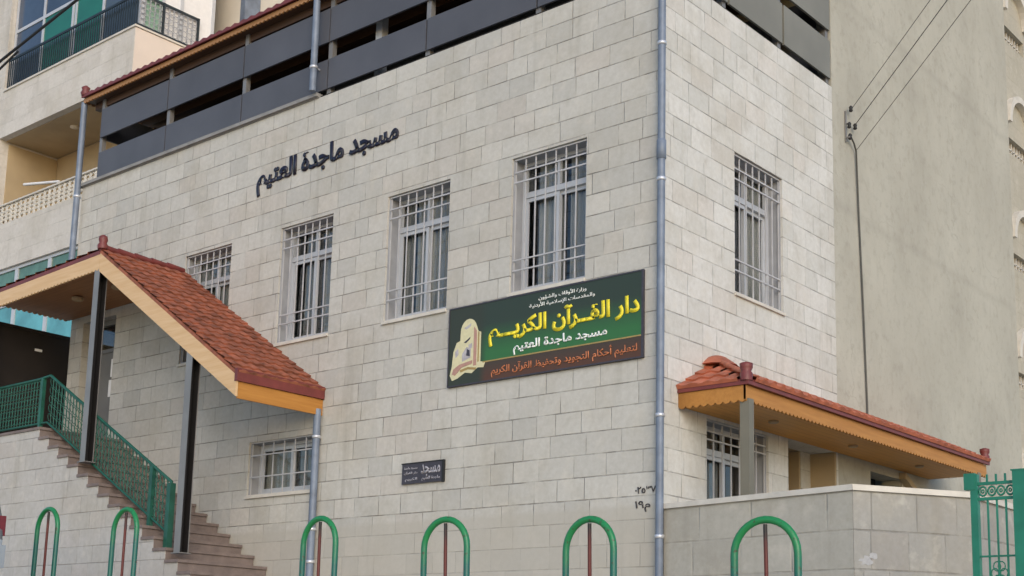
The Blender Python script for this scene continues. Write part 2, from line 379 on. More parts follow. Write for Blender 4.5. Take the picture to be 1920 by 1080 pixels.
# ------------------------------------------------------------------ walls with real openings
def wall_open(mb, P, u0, u1, v0, v1, holes, T, mi=0):
    """P(u,v,d): d=0 outer face, d=T inner; holes (u0,u1,v0,v1)"""
    us = sorted({u0, u1, *[h[0] for h in holes], *[h[1] for h in holes]}); vv = sorted({v0, v1, *[h[2] for h in holes], *[h[3] for h in holes]})
    us = [u for u in us if u0 <= u <= u1]; vv = [v for v in vv if v0 <= v <= v1]
    def solid(i, j):
        if i < 0 or j < 0 or i >= len(us)-1 or j >= len(vv)-1: return False
        cu_, cv = (us[i]+us[i+1])/2, (vv[j]+vv[j+1])/2
        return not any(h[0] < cu_ < h[1] and h[2] < cv < h[3] for h in holes)
    def q(*pts): mb.add([P(*p) for p in pts], [(0, 1, 2, 3)], mi)
    for i in range(len(us)-1):
        for j in range(len(vv)-1):
            if not solid(i, j): continue
            a, b, c, d = us[i], us[i+1], vv[j], vv[j+1]
            q((a,c,0),(b,c,0),(b,d,0),(a,d,0)); q((a,c,T),(a,d,T),(b,d,T),(b,c,T))
            if not solid(i-1, j): q((a,c,0),(a,d,0),(a,d,T),(a,c,T))
            if not solid(i+1, j): q((b,c,0),(b,c,T),(b,d,T),(b,d,0))
            if not solid(i, j-1): q((a,c,0),(a,c,T),(b,c,T),(b,c,0))
            if not solid(i, j+1): q((a,d,0),(b,d,0),(b,d,T),(a,d,T))

mosque = empty('mosque_building', (0, 0, -1.3), 'pale stone building with lettering, barred windows and a dark slatted roof terrace', 'building')
WINF = [(-8.86,-7.72,2.65,4.365), (-6.585,-5.475,2.65,4.365), (-4.40,-3.27,2.645,4.365), (-2.235,-1.09,2.665,4.38)]
LOWW = (-7.03,-5.60,.515,1.285); DOOR = (-11.62,-10.66,1.6,3.72)
WTOP = 6.17
Pf = lambda u, v, d: (u, d, v)
Pr = lambda u, v, d: (-d, u, v)
mb = MB(); wall_open(mb, Pf, -12.0, 0, -2.4, WTOP, WINF+[LOWW, DOOR], .35)
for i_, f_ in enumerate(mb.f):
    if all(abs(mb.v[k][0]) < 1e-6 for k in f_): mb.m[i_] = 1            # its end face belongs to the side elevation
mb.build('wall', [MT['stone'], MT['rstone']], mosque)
RW = (1.485,2.645,2.665,4.418); RL = (.86,2.24,-.2,1.06); PORCH = (2.72,4.0,-1.9,1.10)
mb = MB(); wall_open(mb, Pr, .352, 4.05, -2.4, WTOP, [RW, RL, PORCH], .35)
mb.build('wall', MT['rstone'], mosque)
mb = MB(); mb.box(-12, -11.65, .352, 4.05, -2.4, WTOP); mb.box(-11.65, -.352, 3.7, 4.05, -2.4, WTOP)
mb.build('wall', MT['stone'], mosque)
mb = MB(); mb.box(-11.64, -.36, .36, 3.69, 1.45, 1.58); mb.box(-11.64, -.36, .36, 3.69, 5.95, 6.16)
mb.build('floor_slab', MT['inner'], mosque)
# porch recess in the side wall
mb = MB(); mb.box(-1.35, -1.25, 2.5, 4.04, -2, 1.2); mb.box(-1.25, -.352, 2.5, 2.6, -2, 1.2); mb.box(-1.25, -.352, 2.6, 3.69, 1.11, 1.2)
mb.box(-1.24, -.003, 3.955, 3.998, -2, 1.095); mb.box(-1.24, -.36, 3.66, 3.698, -2, 1.10); mb.build('porch', MT['tan'], mosque)

def window(O, U, W, H, T=.35, low=False, curt=((0, 1, 'curtain'),), nb=8):
    """one barred aluminium window: frame mesh with pane, curtain, grille and sill below it"""
    O, U = Vector(O), Vector(U); N_ = U.cross(Vector((0,0,1))); Z = Vector((0,0,1))   # N_ points outward
    def P(u, v, d): return O+U*u+Z*v-N_*d
    f = MB()
    def bar(u0_, u1_, v0_, v1_, d0, d1, m=f, mi=0): m.obox(P(u0_, v0_, d0), U*(u1_-u0_), Z*(v1_-v0_), -N_*(d1-d0), mi)
    g = .003
    for a, b in ((g, .02), (W-.02, W-g)): bar(a, b, g, H-g, .03, .235, f, 1)          # jamb liners
    bar(.02, W-.02, H-.02, H-g, .03, .235, f, 1)
    D0, D1 = .19, .25
    bar(.021, .065, .02, H-.021, D0, D1); bar(W-.065, W-.021, .02, H-.021, D0, D1)
    bar(.065, W-.065, H-.065, H-.021, D0, D1); bar(.065, W-.065, .02, .07, D0, D1)
    tr = H*.745
    if not low:
        bar(.065, W-.065, tr-.035, tr+.035, D0-.01, D1)
        bar(W/2-.02, W/2+.02, tr+.035, H-.065, D0+.01, D1-.005)
    top = tr-.035 if not low else H-.065
    for a, b, dd in ((.066, W/2+.02, .0), (W/2-.02, W-.066, .028)):                     # two sliding sashes
        bar(a, a+.045, .071, top-.002, D0+.006+dd, D0+.03+dd); bar(b-.045, b, .071, top-.002, D0+.006+dd, D0+.03+dd)
        bar(a+.045, b-.045, .071, .12, D0+.006+dd, D0+.03+dd); bar(a+.045, b-.045, top-.05, top-.002, D0+.006+dd, D0+.03+dd)
    fo = f.build('window', [MT['alu'], MT['jamb']], mosque)
    p = MB(); p.obox(P(.06, .07, .2585), U*(W-.12), Z*(H-.13), -N_*.004); p.build('pane', MT['glass'], fo)
    for (a, b, mm) in curt:
        c = MB(); n = 60; vs = []
        a_, b_ = .02+a*(W-.04), .02+b*(W-.04)
        for i in range(n+1):
            u = a_+(b_-a_)*i/n; d = .30+.022*math.sin(u*52+random.random()*.5)+.010*math.sin(u*113)
            vs += [P(u, .03, d), P(u, H-.03, d)]
        c.add(vs, [(2*i, 2*i+2, 2*i+3, 2*i+1) for i in range(n)], 0, True); c.build('curtain', MT[mm], fo, recalc=False)
    gr = MB(); t = .0135
    for i in range(nb):
        u = .03+(W-.06)*i/(nb-1); bar(u-t/2, u+t/2, .015, H-.008, .040, .040+t, gr)
    hz = (.01, .165, .24, .815, .89, .985) if not low else (.01, .34, .74, .98)
    for h in hz: bar(.02, W-.02, h*H, h*H+t*1.25, .026, .0395, gr)
    gr.build('grille', MT['bars'], fo)
    s = MB(); s.obox(P(-.01, -.035, -.03), U*(W+.02), Z*.034, -N_*.028); s.obox(P(.004, .0012, .002), U*(W-.008), Z*.017, -N_*.18)
    s.build('sill', MT['coping'], fo)
    return fo
CU = [((.0,.45,'curtainD'),(.5,1,'curtain')), ((.2,.48,'curtainD'),(.55,.9,'curtain')), ((.05,.2,'curtainD'),(.26,.42,'curtain'),(.52,1,'curtain')), ((.18,.52,'curtain'),(.62,.8,'curtain'),(.84,1,'curtainD'))]
for k, (a, b, c, d) in enumerate(WINF): window((a, 0, c), (1,0,0), b-a, d-c, curt=CU[k], nb=8)
window((LOWW[0], 0, LOWW[2]), (1,0,0), LOWW[1]-LOWW[0], LOWW[3]-LOWW[2], low=True, curt=((.05,.5,'curtain'),(.55,.95,'curtainD')), nb=7)
window((0, RW[0], RW[2]), (0,1,0), RW[1]-RW[0], RW[3]-RW[2], curt=((.02,.4,'curtain'),(.62,.95,'curtain')))
window((0, RL[0], RL[2]), (0,1,0), RL[1]-RL[0], RL[3]-RL[2], curt=((.3,.5,'curtainD'),))
# entrance door at the landing
a, b, c, d = DOOR; mb = MB()
mb.box(a+.004, a+.08, .14, .22, c, d-.004); mb.box(b-.08, b-.004, .14, .22, c, d-.004); mb.box(a+.08, b-.08, .14, .22, d-.09, d-.004)
mb.box(a+.08, b-.08, .17, .21, c+.01, d-.55); mb.box(a+.08, b-.08, .15, .215, d-.55, d-.49)
dr = mb.build('door', MT['door'], mosque)
mb = MB(); mb.box(a+.08, b-.08, .18, .2, d-.49, d-.09); mb.build('pane', MT['glass'], dr)
mb = MB(); mb.box(b-.3, b-.1, .160, .168, 2.75, 3.05); mb.box(b-.33, b-.12, .160, .168, 2.42, 2.70); mb.build('notice', MT['paper'], dr)
mb = MB(); mb.box(a+.12, a+.16, .1, .168, 2.55, 2.72); mb.build('handle', MT['clip'], dr)

# terrace: coping, posts, panels, roof
mb = MB(); mb.box(-12.06, -5.9, -.055, .3, 6.185, 6.235); mb.box(-12.0, -5.9, -.02, .3, 6.172, 6.1845); mb.build('coping', simple('grey_coping', (.24,.235,.225), .7, 0, .15, 5, .2), mosque)
mb = MB(); mb.box(-5.9, -.0, .02, .3, 6.172, 6.20); mb.box(-.3, -.02, .302, 4.04, 6.172, 6.20); mb.build('coping', MT['dark'], mosque)  # no coping here: dark strip painting the shaded gap under the panels
XP = [-11.6, -9.65, -7.7, -5.75, -3.8, -1.9, -.06]
for i in range(len(XP)-1):
    a, b = XP[i], XP[i+1]
    for (z0, z1) in ((6.27, 6.715), (6.985, 7.50)):
        mb = MB(); mb.box(a+.012, b-.012, .0, .03, z0, z1); mb.build('parapet_panel', MT['panel'], mosque)
for x in XP[:-1]:
    mb = MB(); mb.box(x-.04, x+.04, .034, .114, 6.20 if x > -5.8 else 6.236, 7.70); mb.build('terrace_post', MT['post'], mosque)
YP = [.0, 1.35, 2.7, 4.03]
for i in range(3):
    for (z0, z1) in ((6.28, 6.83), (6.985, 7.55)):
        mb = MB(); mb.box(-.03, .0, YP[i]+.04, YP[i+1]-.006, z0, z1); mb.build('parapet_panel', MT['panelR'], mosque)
for y in YP[1:]:
    mb = MB(); mb.box(-.114, -.034, y-.08, y, 6.2, 7.70); mb.build('terrace_post', MT['post'], mosque)
for (z0, z1) in ((6.27, 7.5),):
    mb = MB(); mb.box(-11.6, -.2, 3.98, 4.02, z0, z1); mb.build('parapet_panel', MT['panel'], mosque)
    for (q0, q1) in ((6.27, 6.715), (6.985, 7.5)):
        mb = MB(); mb.box(-11.62, -11.59, .04, 3.97, q0, q1); mb.build('parapet_panel', MT['panel'], mosque)
mb = MB(); mb.box(-11.0, -.5, 1.5, 1.55, 6.17, 7.6); mb.build('added_dark_sheet', MT['dark'], mosque)  # dark sheet added behind the panels to keep the gaps dark
mb = MB(); mb.box(-5.0, -4.88, .2, .32, 6.17, 7.69); mb.build('terrace_column', MT['alu'], mosque)
# roof over the terrace
EX0, EX1, EY = -12.0, .2, -.12
mb = MB()
poly = [(EX0, EY, 7.76), (EX1, EY, 7.76), (EX1, 4.05, 7.76), (EX0, 4.05, 7.76)]; ap = [(EX0+2, 1.9, 8.35), (EX1-2, 1.9, 8.35)]
mb.add(poly+ap, [(0,1,5,4), (1,2,5), (2,3,4,5), (3,0,4), (3,2,1,0)]); roof = mb.build('roof', MT['tile'], mosque)
mb = MB()
for i in range(62):
    a = EX0+(EX1-EX0)*i/62; b = EX0+(EX1-EX0)*(i+1)/62; mm = (a+b)/2
    mb.prism([(a, EY-.05, 7.76), (a, EY-.05, 7.80), (mm, EY-.05, 7.83), (b, EY-.05, 7.80), (b, EY-.05, 7.76)], (0, .3, .08))
mb.build('eave_tile', MT['ridge'], roof)
mb = MB(); mb.lathe((EX0+.04, EY, 7.80), [(.07,0),(.085,.05),(.06,.1),(.075,.15),(.02,.19)], 10); mb.build('finial', MT['ridge'], roof)
def fascia(mb, P0, P1, h, t, out, scal=.09):
    """board from P0 to P1 (top edge), scalloped lower edge, thickness t along out"""
    P0, P1 = Vector(P0), Vector(P1); L = (P1-P0).length; n = max(2, int(L/scal)); d = (P1-P0)/n; out = Vector(out)*t
    for i in range(n):
        a = P0+d*i; pts = [a, a+d, a+d-Vector((0,0,h-.028))]
        for k in (.75, .5, .25): pts.append(a+d*k-Vector((0,0,h-.028+.028*math.sin(math.pi*k))))
        pts.append(a-Vector((0,0,h-.028))); mb.prism(pts, out)
mb = MB(); fascia(mb, (EX0, EY, 7.755), (EX1, EY, 7.755), .085, .03, (0,1,0)); fascia(mb, (EX0, EY+.04, 7.755), (EX0, 4.0, 7.755), .085, .03, (1,0,0))
mb.build('fascia', MT['woodT'], roof)
mb = MB(); mb.box(EX0+.04, EX1, EY+.035, 4.04, 7.70, 7.755); mb.build('soffit', MT['soffitT'], roof)
mb = MB()
for y in (.06, 1.0, 2.0): mb.box(EX0+.1, EX1-.1, y, y+.1, 7.56 if y > .1 else 7.58, 7.699)
mb.build('roof_beam', MT['soffitT'], roof)

# downpipes (fixed to the building)
def pipe(x, y, z0, z1, r, clips, lab=None, bend=None):
    mb = MB(); pts = [(x, y, z0), (x, y, z1)]
    if bend: pts += bend
    mb.tube(pts, r, 12); o = mb.build('downpipe', MT['pipe'], mosque, lab)
    for z in clips:
        cb = MB(); cb.lathe((x, y, z), [(r+.002, -.02), (r+.010, -.018), (r+.010, .018), (r+.002, .02)], 12); cb.box(x-.012, x+.012, y+r-.005, 0.0 if y < -.02 else y+r+.01, z-.01, z+.01); cb.build('pipe_clip', MT['clip'], o)
    return o
pipe(-.005, -.06, -1.9, 8.2, .043, (-.35, .95, 3.6, 5.2, 6.6), 'full height grey downpipe at the building corner')
mb = MB(); mb.lathe((-.005, -.06, 3.95), [(.044,-.12),(.054,-.115),(.054,.10),(.044,.11)], 12); mb.build('pipe_joint', MT['pipe'], mosque)
pipe(-12.02, -.085, 4.12, 7.7, .052, (6.0, 4.6), 'grey downpipe at the far left end of the facade')
pipe(-5.52, -.075, -1.1, 1.60, .05, (1.22, -.02, -.45), 'short grey downpipe below the stair canopy')
pipe(-5.93, -.11, 6.24, 7.62, .05, (6.6,), 'short grey downpipe in front of the terrace panels')

# ------------------------------------------------------------------ things on the facade
wt = lettering('مسجد ماجدة العتيم', -7.20, -4.24, 4.97, 5.43, -.004, MT['letter'], None, 'wall_lettering', bold=.036, depth=.012, skew=.03)
tag(wt, 'black Arabic lettering fixed high on the pale stone facade', 'lettering')

sg = empty('sign_board', (-1.71, 0, 1.64), 'long green sign board with yellow Arabic lettering beside the corner downpipe', 'sign')
mb = MB(); mb.box(-3.165, -.265, -.030, -.004, 1.64, 2.606); mb.build('panel', MT['sign'], sg)
mb = MB()
for q in ((-3.18, -.25, 2.606, 2.622), (-3.18, -.25, 1.624, 1.64)): mb.box(q[0], q[1], -.036, -.004, q[2], q[3])
mb.box(-3.18, -3.165, -.036, -.004, 1.64, 2.606); mb.box(-.275, -.25, -.036, -.004, 1.64, 2.606); mb.build('frame', MT['plq'], sg)
YS = -.0315
lettering('دار القــرآن الكريـــم', -2.52, -.30, 2.045, 2.385, YS, MT['yellow'], sg, bold=.04, depth=.004)
lettering('مسجد ماجدة العتيم', -2.12, -.74, 1.895, 2.055, YS, MT['white'], sg, bold=.026, depth=.004, skew=0)
lettering('وزارة الأوقاف والشؤون', -1.74, -1.04, 2.50, 2.565, YS, MT['white'], sg, bold=0, depth=.003)
lettering('والمقدسات الإسلامية الأردنية', -1.88, -.92, 2.415, 2.485, YS, MT['white'], sg, bold=0, depth=.003)
lettering('لتعليم أحكام التجويد وتحفيظ القرآن الكريم', -2.46, -.33, 1.665, 1.82, YS, MT['orange'], sg, bold=.012, depth=.004)
mb = MB()
for i in range(12):
    a = -2.60+i*(2.33/12); b = a+2.33/12
    mb.prism([(a, YS, 1.868), (b, YS, 1.868), (b, YS, 1.884), (a, YS, 1.884)], (0, -.002, 0))
mb.build('stripe', MT['tanline'], sg)
# emblem: an arched shape with an open book at its foot
ex, ez = -3.14, 1.72
def flat(pts, mat, dy, name):
    mb = MB(); mb.prism([(ex+x, YS-dy+.002, ez+z) for x, z in pts], (0, -.002-.001, 0)); return mb.build(name, mat, sg)
arch = [(0,.05),(.03,.16),(.05,.34),(.10,.45),(.16,.47)] + [(.30-.14*math.cos(t), .56+.17*math.sin(t)) for t in [math.pi*k/10 for k in range(1, 9)]] + [(.46,.55),(.50,.54),(.50,.17),(.58,.15),(.55,.09),(.46,.10),(.36,.04),(.25,.06),(.13,.0),(.04,-.02)]
flat(arch, MT['embl'], 0, 'emblem')
flat([(.385,.13),(.435,.13),(.435,.56),(.385,.62)], MT['pinkp'], .002, 'emblem_mark')
flat([(.20,.20),(.34,.24),(.34,.35),(.27,.38),(.20,.30)], MT['greyp'], .002, 'emblem_mark')
flat([(.27,.27),(.33,.255),(.32,.33),(.28,.35)], MT['plq'], .005, 'emblem_mark')
flat([(.06,.12),(.16,.17),(.37,.20),(.37,.16),(.20,.13),(.09,.04),(.04,.06)], MT['pinkp'], .005, 'emblem_mark')
flat([(.22,.44),(.28,.47),(.33,.50),(.32,.47),(.26,.43)], MT['plq'], .002, 'emblem_mark')
flat([(.22,.62),(.27,.64),(.34,.67),(.33,.63),(.26,.60)], MT['greyp'], .002, 'emblem_mark')
flat([(.30,.40),(.36,.42),(.36,.36),(.31,.34)], MT['greyp'], .0022, 'emblem_mark')
flat([(.17,.10),(.30,.125),(.44,.10),(.42,.075),(.30,.095),(.18,.07)], MT['tanline'], .0024, 'emblem_mark')
flat([(.455,.17),(.475,.17),(.475,.54),(.455,.55)], MT['tanline'], .0024, 'emblem_mark')
flat([(.08,.34),(.13,.38),(.14,.30),(.09,.26)], MT['greyp'], .002, 'emblem_mark')

pl = empty('wall_plaque', (-3.55, 0, .47), 'small dark plaque with grey lettering on the lower stone wall', 'plaque')
mb = MB(); mb.box(-3.91, -3.20, -.03, -.003, .47, .722); mb.build('panel', MT['plq'], pl)
mb = MB(); mb.box(-3.22, -3.19, -.036, -.003, .462, .735); mb.box(-3.92, -3.22, -.036, -.003, .722, .735); mb.build('frame', MT['black'], pl)
for t, x0, x1, z0, z1, bo in (('مسجد', -3.58, -3.25, .545, .70, .02), ('ماجدة العتيم', -3.56, -3.25, .492, .548, .02), ('مسجد ماجدة', -3.87, -3.64, .645, .685, .015), ('دار القرآن', -3.87, -3.64, .585, .625, .015), ('الكريم', -3.85, -3.64, .497, .545, .025)):
    lettering(t, x0, x1, z0, z1, -.031, MT['plql'], pl, bold=bo, depth=.003)
gf = lettering('٧٣٥٢٠', -.36, -.09, .13, .215, -.003, MT['letter2'], None, 'painted_marks', bold=.018, depth=.003)
g2 = lettering('م٩١', -.36, -.16, -.07, .05, -.003, MT['letter2'], gf, 'lower_marks', bold=.02, depth=.003)
tag(gf, 'black hand painted marks on the stone beside the corner downpipe', 'graffiti')

# ------------------------------------------------------------------ tiled slopes
def tiles(mb, O, U, V, Nn, wid, lng, urange=None, tw=.2, tl=.28, amp=.022, mi=0):
    """pan tiles over a sloping plane; O top corner, U along the ridge, V down the slope (unit vectors)"""
    O, U, V, Nn = map(Vector, (O, U, V, Nn)); rows = max(1, round(lng/tl)); tl = lng/rows
    for r in range(rows):
        f0, f1 = r*tl, (r+1)*tl+.03
        ua, ub = urange((r+.5)*tl) if urange else (0, wid)
        if ub-ua < .03: continue
        n = max(2, int((ub-ua)/(tw/5)))
        sh = random.uniform(-.004, .004); vs = []
        for i in range(n+1):
            u = ua+(ub-ua)*i/n; wv = amp*(.5+.5*math.cos(2*math.pi*u/tw))
            vs += [O+U*u+V*f0+Nn*(wv+.004+sh), O+U*u+V*f1+Nn*(wv+.030+sh), O+U*u+V*f1+Nn*(.0)]
        mb.add(vs, [(3*i, 3*i+3, 3*i+4, 3*i+1) for i in range(n)], mi, False)
        mb.add(vs, [(3*i+1, 3*i+4, 3*i+5, 3*i+2) for i in range(n)], mi, False)

# ------------------------------------------------------------------ canopy over the stairs
cn = empty('stair_canopy', (-8.88, -.72, 1.6), 'red tiled canopy with pale wood edge sloping down over the outside stairs', 'canopy')
YO = -1.46; A = Vector((-8.88, 0, 4.10)); B = Vector((-5.5, 0, 1.86))
V = (B-A).normalized(); Nn = Vector((-V.z, 0, V.x)); L = (B-A).length
mb = MB(); mb.prism([A, B, B-Nn*.05, A-Nn*.05], (0, YO+.004, 0)); 
tr_ = mb.build('roof', MT['tile'], cn)
for o_ in (tr_,):
    for vtx in o_.data.vertices: pass
mb = MB(); tiles(mb, A+Vector((0, -.006, 0))+Nn*.004, (0,-1,0), V, Nn, -YO-.012, L, tw=.17, tl=.19, amp=.019); mb.build('roof_tiles', MT['tile'], tr_, recalc=False)
A2 = Vector((-12.12, 0, 3.98))
Vl = (A2-A).normalized(); Nl = Vector((Vl.z, 0, -Vl.x))
mb = MB(); mb.prism([A+Vector((-.03,0,0)), A2, A2-Nl*.06, A+Vector((-.03,0,0))-Nl*.06], (0, YO+.004, 0)); tl2 = mb.build('roof', MT['ridge'], cn)
mb = MB(); tiles(mb, A+Nl*.004+Vector((-.04, -.006, 0)), (0,-1,0), Vl, Nl, -YO-.012, (A2-A).length-.05); mb.build('roof_tiles', MT['tile'], tl2, recalc=False)
mb = MB()
n = 5
for i in range(n):
    y0 = -.01+(YO+.03)*i/n; y1 = -.01+(YO+.03)*(i+1)/n-.02
    mb.tube([(A.x, y0, A.z+.035), (A.x, y1, A.z+.045)], [.045, .055], 10)
mb.build('ridge_tile', MT['ridge'], cn)
mb = MB(); mb.lathe((A.x, YO+.03, A.z+.02), [(.075,0),(.08,.05),(.055,.09),(.07,.14),(.06,.19),(.015,.215)], 10); mb.build('finial', MT['ridge'], cn)
# rake and level fascia boards
h = .27
mb = MB(); mb.prism([A+Vector((0,YO,-.05)), B+Vector((0,YO,-.05)), B+Vector((0,YO,-.05-h)), A+Vector((0,YO,-.05-h))], (0, .03, 0))
mb.build('rake_board', MT['woodF'], cn)
mb = MB(); fascia(mb, A2+Vector((0,YO,-.065)), A+Vector((-.005,YO,-.065)), .24, .03, (0,1,0)); mb.build('fascia', MT['woodF'], cn)
mb = MB(); fascia(mb, A2+Vector((0,YO+.035,-.065)), A2+Vector((0,-.005,-.065)), .10, .03, (1,0,0)); mb.build('fascia', MT['woodF'], cn)
mb = MB(); mb.box(B.x-.03, B.x, YO+.035, -.005, B.z-.34, B.z-.125); mb.build('fascia', MT['woodE'], cn)
mb = MB(); mb.box(B.x-.03, B.x+.03, YO-.01, -.004, B.z-.122, B.z+.045); mb.build('gutter', MT['ridge'], cn)
# soffit linings
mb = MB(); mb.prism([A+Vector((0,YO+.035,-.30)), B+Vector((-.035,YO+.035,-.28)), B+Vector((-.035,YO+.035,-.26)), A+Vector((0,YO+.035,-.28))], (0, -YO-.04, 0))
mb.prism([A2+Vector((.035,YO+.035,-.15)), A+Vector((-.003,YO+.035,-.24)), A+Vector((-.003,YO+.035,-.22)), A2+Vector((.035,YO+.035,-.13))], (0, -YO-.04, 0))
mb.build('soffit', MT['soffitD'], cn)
for x in (-9.5, -10.6):
    mb = MB(); mb.lathe((x, -.75, 3.78+(x+8.88)*.005), [(.0+.07,0),(.09,.015),(.09,.05)], 14); mb.build('ceiling_lamp', MT['lampc'], cn)
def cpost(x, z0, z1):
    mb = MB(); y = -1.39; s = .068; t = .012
    mb.box(x-s, x+s, y-s, y-s+t, z0, z1); mb.box(x-s, x+s, y+s-t, y+s, z0, z1); mb.box(x-s, x-s+t, y-s+t, y+s-t, z0, z1, 1); mb.box(x-s+t+.001, x+s-.004, y-s+t+.001, y-s+t+.004, z0, z1, 1); mb.box(x-s+t+.001, x+s-.004, y+s-t-.004, y+s-t-.001, z0, z1, 1); mb.box(x+s+.0005, x+s+.003, y-s, y-s+t, z0, z1, 1)  # dark faces paint the shade inside the channel and on its right edge
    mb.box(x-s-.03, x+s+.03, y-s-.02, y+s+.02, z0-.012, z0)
    mb.build('post', [MT['post'], MT['postshade']], cn)
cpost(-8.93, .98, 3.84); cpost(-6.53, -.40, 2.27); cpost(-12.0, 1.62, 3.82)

# ------------------------------------------------------------------ staircase
st = empty('stone_staircase', (-8, -.72, -1.2), 'outside stone staircase with pale side wall and brownish treads', 'staircase')
X0, Z0, RUN, RISE, NS = -10.17, 1.60, .282, .1605, 16
prof = [(-12.6, Z0-.04)]
pts = [(-12.6, -2.0)]; pts.append((-12.6, Z0-.04)); pts.append((X0, Z0-.04))
for k in range(1, NS+1):
    z = Z0-RISE*k-.04; pts.append((X0+RUN*(k-1), z)); pts.append((X0+RUN*k, z))
pts.append((X0+RUN*NS, -2.0))
mb = MB(); mb.prism([(x, -1.45, z) for x, z in pts], (0, 1.44, 0)); mb.build('flight', MT['sstone'], st)
for k in range(0, NS+1):
    z = Z0-RISE*k; xa = X0+RUN*(k-1)+.012 if k else -12.6; xb = X0+RUN*k+.03 if k else X0+.03
    mb = MB(); mb.box(xa, xb, -1.47, -.012, z-.0395, z); mb.build('tread' if k else 'landing', MT['tread'], st)
    if k and k < NS+1:
        pass
mb = MB()
for k in range(0, NS):
    z = Z0-RISE*k; x = X0+RUN*k; mb.box(x+.001, x+.010, -1.445, -.014, z-RISE+.001, z-.041)
mb.build('riser', MT['tread'], st)

# railing
rl = empty('stair_railing', (-8.5, -1.29, 0), 'ornate green metal railing running down the outside stairs', 'railing')
YR = -1.29
P0 = Vector((-10.25, YR, 2.42)); P1 = Vector((-6.98, YR, .57)); Q0 = Vector((-10.25, YR, 1.70)); Q1 = Vector((-6.98, YR, -.12))
mb = MB(); mb.tube([(-12.5, YR, 2.40), (-10.55, YR, 2.40), P0], .022, 8); mb.tube([P0, P1, P1+Vector((.02,0,-.12))], .022, 8); mb.build('handrail', MT['green'], rl)
mb = MB(); mb.tube([(-12.5, YR, 1.70), Q0], .018, 6); mb.tube([Q0, Q1], .018, 6); mb.build('bottom_rail', MT['green'], rl)
for (x, z0, z1, r) in ((-12.5, 1.6, 2.40, .025), (-10.45, 1.6, 2.41, .028), (-7.42, -.06, .82, .03), (-6.98, -.72, .55, .042)):
    mb = MB(); mb.box(x-r, x+r, YR-r, YR+r, z0, z1); mb.build('post', MT['green'], rl)
def orn(mb, a0, a1, b0, b1, n, k=1.0):
    """bars and scrolls between top line a0-a1 and bottom line b0-b1"""
    a0, a1, b0, b1 = map(Vector, (a0, a1, b0, b1)); d = (a1-a0).normalized()
    for i in range(1, n):
        f = i/n; T_ = a0.lerp(a1, f); Bq = b0.lerp(b1, f); mb.tube([Bq, T_], .0075*k, 4, caps=False)
    for i in range(n):
        f = (i+.5)/n; T_ = a0.lerp(a1, f); Bq = b0.lerp(b1, f); s = (a1-a0).length/n*.46
        for h_, sg_ in ((.14, 1), (.33, -1), (.52, 1), (.71, -1), (.89, 1)):
            mb.ring(Bq.lerp(T_, h_), d*1.0, (0,0,1.25), s, .0065*k, 10, 4)
mb = MB(); orn(mb, P0, P1, Q0, Q1, 38); mb.build('scrollwork', MT['green'], rl)
mb = MB(); orn(mb, (-12.5, YR, 2.40), (-10.45, YR, 2.40), (-12.5, YR, 1.70), (-10.45, YR, 1.70), 24); mb.build('scrollwork', MT['green'], rl)

# ------------------------------------------------------------------ brown gate at the end of the landing
gt = empty('metal_gate', (-12.3, -.6, 1.6), 'dark brown solid metal gate at the far end of the landing', 'gate')
mb = MB(); mb.box(-12.34, -12.3, -1.42, .2, 1.62, 3.56); mb.build('panel', MT['brown'], gt)
mb = MB(); mb.box(-12.35, -12.28, -1.44, .22, 3.56, 3.61); mb.box(-12.35, -12.28, .2, .25, 1.62, 3.56); mb.build('gate_frame', MT['brown'], gt)
mb = MB(); mb.box(-12.298, -12.285, -.46, -.33, 3.25, 3.29); mb.build('label_plate', MT['paper'], gt)

# ------------------------------------------------------------------ side canopy on the right
sc2 = empty('entrance_canopy', (0, 3.5, 1.1), 'orange wood canopy with red tiles over the side entrance yard', 'canopy')
XE, YA, YB, ZE = .87, .28, 6.95, 1.30; ZW = 1.72; YAP = 1.03
th = math.atan2(ZW-ZE, XE); Vs = Vector((math.cos(th), 0, -math.sin(th))); Ns = Vector((math.sin(th), 0, math.cos(th))); Ls = math.hypot(XE, ZW-ZE)
mb = MB(); tiles(mb, (0.004, YB, ZW), (0,-1,0), Vs, Ns, YB-YAP, Ls, urange=lambda f: (0, YB-YAP+(YAP-YA)*f/Ls), tl=.25)
f0 = Vector((0, YA, ZE)); 
Vf = Vector((0, YA-YAP, ZE-ZW)).normalized(); Lf = math.hypot(YAP-YA, ZW-ZE); Nf = Vector((0, Vf.z, -Vf.y))
Nf = Vector((0, -math.sin(math.atan2(ZW-ZE, YAP-YA)), math.cos(math.atan2(ZW-ZE, YAP-YA))))
tiles(mb, (.004, YAP, ZW), (1,0,0), Vf, Nf, XE, Lf, urange=lambda f: (0, XE*f/Lf), tl=.22)
rf = mb.build('roof_tiles', MT['tile2'], sc2, recalc=False)
mb = MB(); mb.add([(0.003,YAP,ZW-.01),(XE,YA,ZE-.01),(XE,YB,ZE-.01),(0.003,YB,ZW-.01),(0.003,YA,ZE-.01),(0.003,YA,ZE-.04),(XE,YA,ZE-.04),(XE,YB,ZE-.04),(0.003,YB,ZE-.04)],
    [(0,1,2,3),(0,4,1),(5,8,7,6),(4,5,6,1),(1,6,7,2),(2,7,8,3),(3,8,5,4,0)]); mb.build('roof', MT['ridge'], sc2)
mb = MB(); mb.tube([(.03, YAP-.01, ZW+.03), (XE-.05, YA+.06, ZE+.07)], .036, 8); mb.build('ridge_tile', MT['tile2'], sc2)
mb = MB(); mb.lathe((.04, YAP-.02, ZW-.05), [(.26,0),(.19,.05),(.12,.10),(.06,.125)], 10); mb.build('ridge_cap', MT['tile2'], rf)
